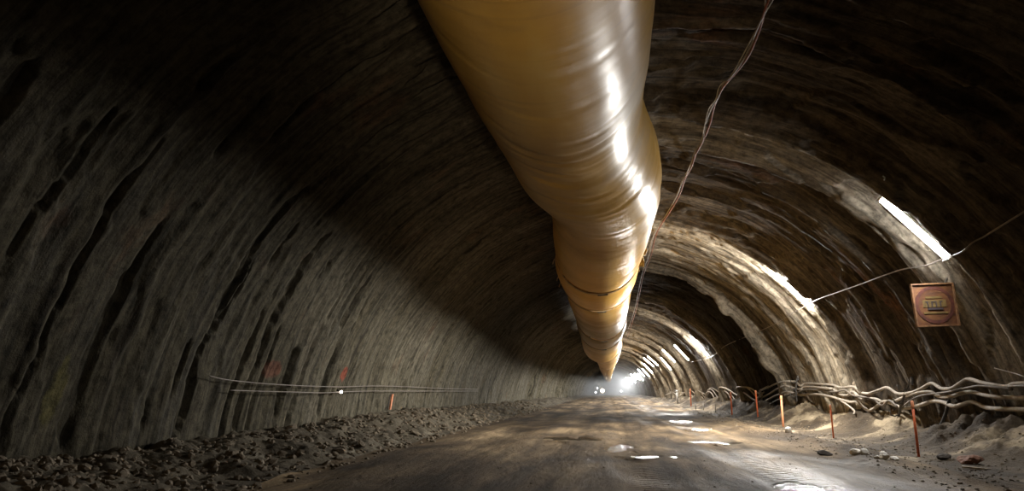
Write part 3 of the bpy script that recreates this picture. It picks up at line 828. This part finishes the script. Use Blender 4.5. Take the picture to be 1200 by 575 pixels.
# orange batten on the left wall
a = on_wall(459, 462, .08); b = on_wall(458, 479, .08); root = None
bm = bmesh.new(); d = (b-a); add_box(bm, d*.5, (.05, .13, d.length), Matrix.Rotation(math.atan2(-d.x, -d.z), 3, 'Y'), .008); o = bm_obj('marker_board', bm, M['orange_lite']); o.location = a
tag(o, 'narrow upright orange marker board fixed low on the left wall', 'board')

# ------------------------------------------------------------------ stakes along the right verge
def stake(bx, by, ty, X, label, mat, thick=.022, tip=True):
    a, b = sxy(bx, by); D = X/a
    for _ in range(5):
        z = gz(X, D); D2 = (z-EYE)/b if abs(b) > 1e-4 else D
        D = X/a
    p = Vector((X, D, gz(X, D)))
    hgt = max(.4, EYE+sxy(bx, ty)[1]*D-p.z)
    root = empty('marker_stake', p); tag(root, label, 'stake')
    r = random.Random(int(bx)); lx = r.uniform(-.03, .01); top = Vector((lx, .0, hgt))
    bm = bmesh.new(); add_tube(bm, [(0, 0, -.15), top*.5, top*.86], [thick, thick*1.05, thick], 8); bm_obj('shaft', bm, mat, root, True)
    bm = bmesh.new(); add_tube(bm, [top*.86, top*.88, top*.985, top], [thick*1.15, thick*1.2, thick*1.15, thick*.5], 8); o = bm_obj('tip', bm, M['orange_lite'] if tip else M['greypost'], root, True)
    return root
stake(1077, 537, 469, 6.26, 'nearest orange marker stake on the right verge', M['orange'], .026)
stake(977, 514, 474, 6.40, 'second nearest thin orange stake on the right verge, before the sandy bank', M['orange'], .022)
stake(918, 500, 463, 6.62, 'bright orange stake with the pale round rock at its foot', M['orange_lite'], .040)
stake(888, 484, 457, 7.05, 'orange stake standing back on the bank just left of the bright orange one', M['orange'], .036)
stake(858, 487, 459, 6.72, 'orange stake fifth from the camera, near the looped hoses', M['orange'], .040)
stake(839, 486, 473, 6.6, 'short thin stake sixth from the camera on the right verge', M['greypost'], .03, False)
stake(825, 484, 472, 6.6, 'short thin stake seventh from the camera on the right verge', M['greypost'], .03, False)
stake(816, 487, 474, 6.3, 'short dark stake beside the far puddle', M['steel'], .03, False)
stake(810, 477, 455, 6.9, 'tall thin orange stake in front of the far hoses', M['orange'], .045)
stake(794, 472, 457, 7.0, 'thick grey post farthest along the right verge', M['greypost'], .11, False)

# ------------------------------------------------------------------ the board under the first lamp
def mat_board():
    t = NT('faded_orange_board'); obj = t.n('ShaderNodeTexCoord').outputs['Object']
    base = t.ramp(t.noise(t.mapped(obj, (2.5, 1, 6)), 1, 6, .6), [(.3, (.045, .018, .008)), (.52, (.12, .042, .010)), (.72, (.20, .09, .026))])
    t.l(base, t.b.inputs['Base Color']); t.b.inputs['Roughness'].default_value = .7
    return t.m
bd = 15.6
cx_, cz_ = sxy(1095.5, 357); root = empty('warning_board', (cx_*bd, bd, EYE+cz_*bd)); tag(root, 'square dirty orange board with a ring and dark lettering on the right wall', 'sign')
root.rotation_euler = (0, math.radians(-2), math.radians(8))
sz = .92
bm = bmesh.new(); add_box(bm, (0, .02, 0), (sz, .03, sz), None, .008); bm_obj('panel', bm, mat_board(), root)
bm = bmesh.new()
for s in (-1, 1):
    add_box(bm, (0, 0, s*sz*.485), (sz, .07, .035), None, .006); add_box(bm, (s*sz*.485, 0, 0), (.035, .07, sz*.94), None, .006)
bm_obj('frame', bm, plain('pale_orange_frame', (.19, .09, .035), .7, 0, .5), root)
bm = bmesh.new(); n = 40
for k in range(n):
    a0, a1 = 2*PI*k/n, 2*PI*(k+1)/n
    q = [(r_*math.cos(a_)*1.05, -.002+dy, r_*math.sin(a_)) for dy in (0, .012) for r_, a_ in ((.33, a0), (.40, a0), (.40, a1), (.33, a1))]
    v = [bm.verts.new(x) for x in q]
    for f_ in ((0, 1, 2, 3), (7, 6, 5, 4), (0, 4, 5, 1), (2, 6, 7, 3), (1, 5, 6, 2), (3, 7, 4, 0)): bm.faces.new([v[i] for i in f_])
o = bm_obj('ring', bm, plain('dark_red_paint', (.08, .02, .010), .7, 0, .5, 8), root); o['label'] = 'dark red painted ring'
bm = bmesh.new()
for z, w, h in ((.16, .36, .05), (-.17, .52, .045), (.03, .50, .16)): add_box(bm, (0, .002, z), (w, .014, h), None, .004)
o = bm_obj('stripe', bm, plain('yellow_paint', (.13, .08, .02), .7, 0, .35, 8), root); o['label'] = 'faded yellow stripes'
bm = bmesh.new()
for x in (-.15, -.06, .03, .12): add_box(bm, (x, -.008, .015), (.026, .012, .12), None, .003)
for x, w in ((-.17, .05), (-.02, .11), (.135, .06)): add_box(bm, (x, -.008, .065), (w, .012, .026), None, .003)
add_box(bm, (0, -.006, -.085), (.34, .012, .045), None, .003)
o = bm_obj('lettering', bm, plain('dark_letter_paint', (.045, .03, .03), .7), root); o['label'] = 'worn dark lettering'
bm = bmesh.new(); add_tube(bm, [(sz*.3, .05, sz*.45), (sz*.45, .08, sz*.62), (sz*.62, .10, sz*.70)], .015, 6); add_tube(bm, [(sz*.45, .05, -.2), (sz*.62, .1, -.2)], .02, 6); bm_obj('bracket', bm, M['steel'], root)

# ------------------------------------------------------------------ lights of the far end
def far_light(px, py, D, r, col, st, label):
    a, b = sxy(px, py); root = empty('work_light', (a*D, D, EYE+b*D)); tag(root, label, 'lamp')
    bm = bmesh.new(); bmesh.ops.create_uvsphere(bm, u_segments=10, v_segments=6, radius=r); bm_obj('bulb', bm, mat_emit('work_glow', col, st), root, True)
    bm = bmesh.new(); add_box(bm, (0, r*1.3, 0), (r*2.6, r, r*2.2), None, r*.2); bm_obj('housing', bm, M['steel'], root)
far_light(706, 457.5, 180, .48, (1, .82, .55), 10., 'warm far work light low at the end of the tunnel, left of the duct')
far_light(700, 454.5, 200, .22, (.9, .95, 1), 8., 'tiny white far light, higher one left of the warm light')
far_light(698, 459.5, 190, .22, (.9, .95, 1), 8., 'tiny white far light, lower one left of the warm light')
far_light(728, 458, 200, .22, (.9, .95, 1), 8., 'tiny white far light right of the duct end')

# unseen warm fill added behind the camera, without a fixture
L = bpy.data.lights.new('rear_fill', 'AREA'); L.energy = 22; L.color = (1, .80, .55); L.shape = 'RECTANGLE'; L.size = 7; L.size_y = 3
lo = bpy.data.objects.new('rear_fill', L); COL.objects.link(lo); lo.location = (0, -9, 3.2); lo.rotation_euler = (math.radians(90), 0, 0)

# unseen warm spot added behind the camera to brighten the near duct
L = bpy.data.lights.new('duct_fill', 'SPOT'); L.energy = 460; L.color = (1, .82, .58); L.spot_size = math.radians(40); L.spot_blend = 1.; L.shadow_soft_size = .15
lo = bpy.data.objects.new('duct_fill', L); COL.objects.link(lo); lo.location = (.1, -1.2, 2.0)
lo.rotation_euler = (Vector((-.5, 7.0, 5.2))-Vector(lo.location)).to_track_quat('-Z', 'Y').to_euler()

# dust that hangs in the far part of the drive
def haze(name, y0, y1, dens):
    bm = bmesh.new(); n = 24
    A = [bm.verts.new((CX+7.9*math.cos(a), y0, CZ+.55+7.3*math.sin(a))) for a in np.linspace(.0, PI, n)]
    B = [bm.verts.new((v.co.x, y1, v.co.z)) for v in A]
    for k in range(n): bm.faces.new((A[k], A[(k+1) % n], B[(k+1) % n], B[k]))
    bm.faces.new(A); bm.faces.new(B[::-1])
    m = bpy.data.materials.new('dust_haze'); m.use_nodes = True; nt = m.node_tree; nt.nodes.clear()
    v = nt.nodes.new('ShaderNodeVolumeScatter'); v.inputs['Density'].default_value = dens; v.inputs['Color'].default_value = (1, 1, .95, 1); v.inputs['Anisotropy'].default_value = .3
    o_ = nt.nodes.new('ShaderNodeOutputMaterial'); nt.links.new(v.outputs[0], o_.inputs['Volume'])
    o = bm_obj(name, bm, m); tag(o, 'pale dusty haze %s' % ('thinning out in the far third of the tunnel' if y0 < 150 else 'thickening towards the tunnel end' if y0 < 200 else 'glowing white at the very end of the tunnel'), 'haze', kind='stuff')
haze('haze', 120, 300, .0025)
haze('haze', 160, 300.5, .004)
haze('haze', 205, 301, .013)

w = bpy.data.worlds.new('world'); scene.world = w; w.use_nodes = True
w.node_tree.nodes['Background'].inputs[0].default_value = (.02, .018, .016, 1); w.node_tree.nodes['Background'].inputs[1].default_value = .05

scene.view_settings.view_transform = 'Standard'; scene.view_settings.look = 'None'
scene.view_settings.gamma = 1; scene.view_settings.use_curve_mapping = False
scene.view_settings.exposure = 1.5
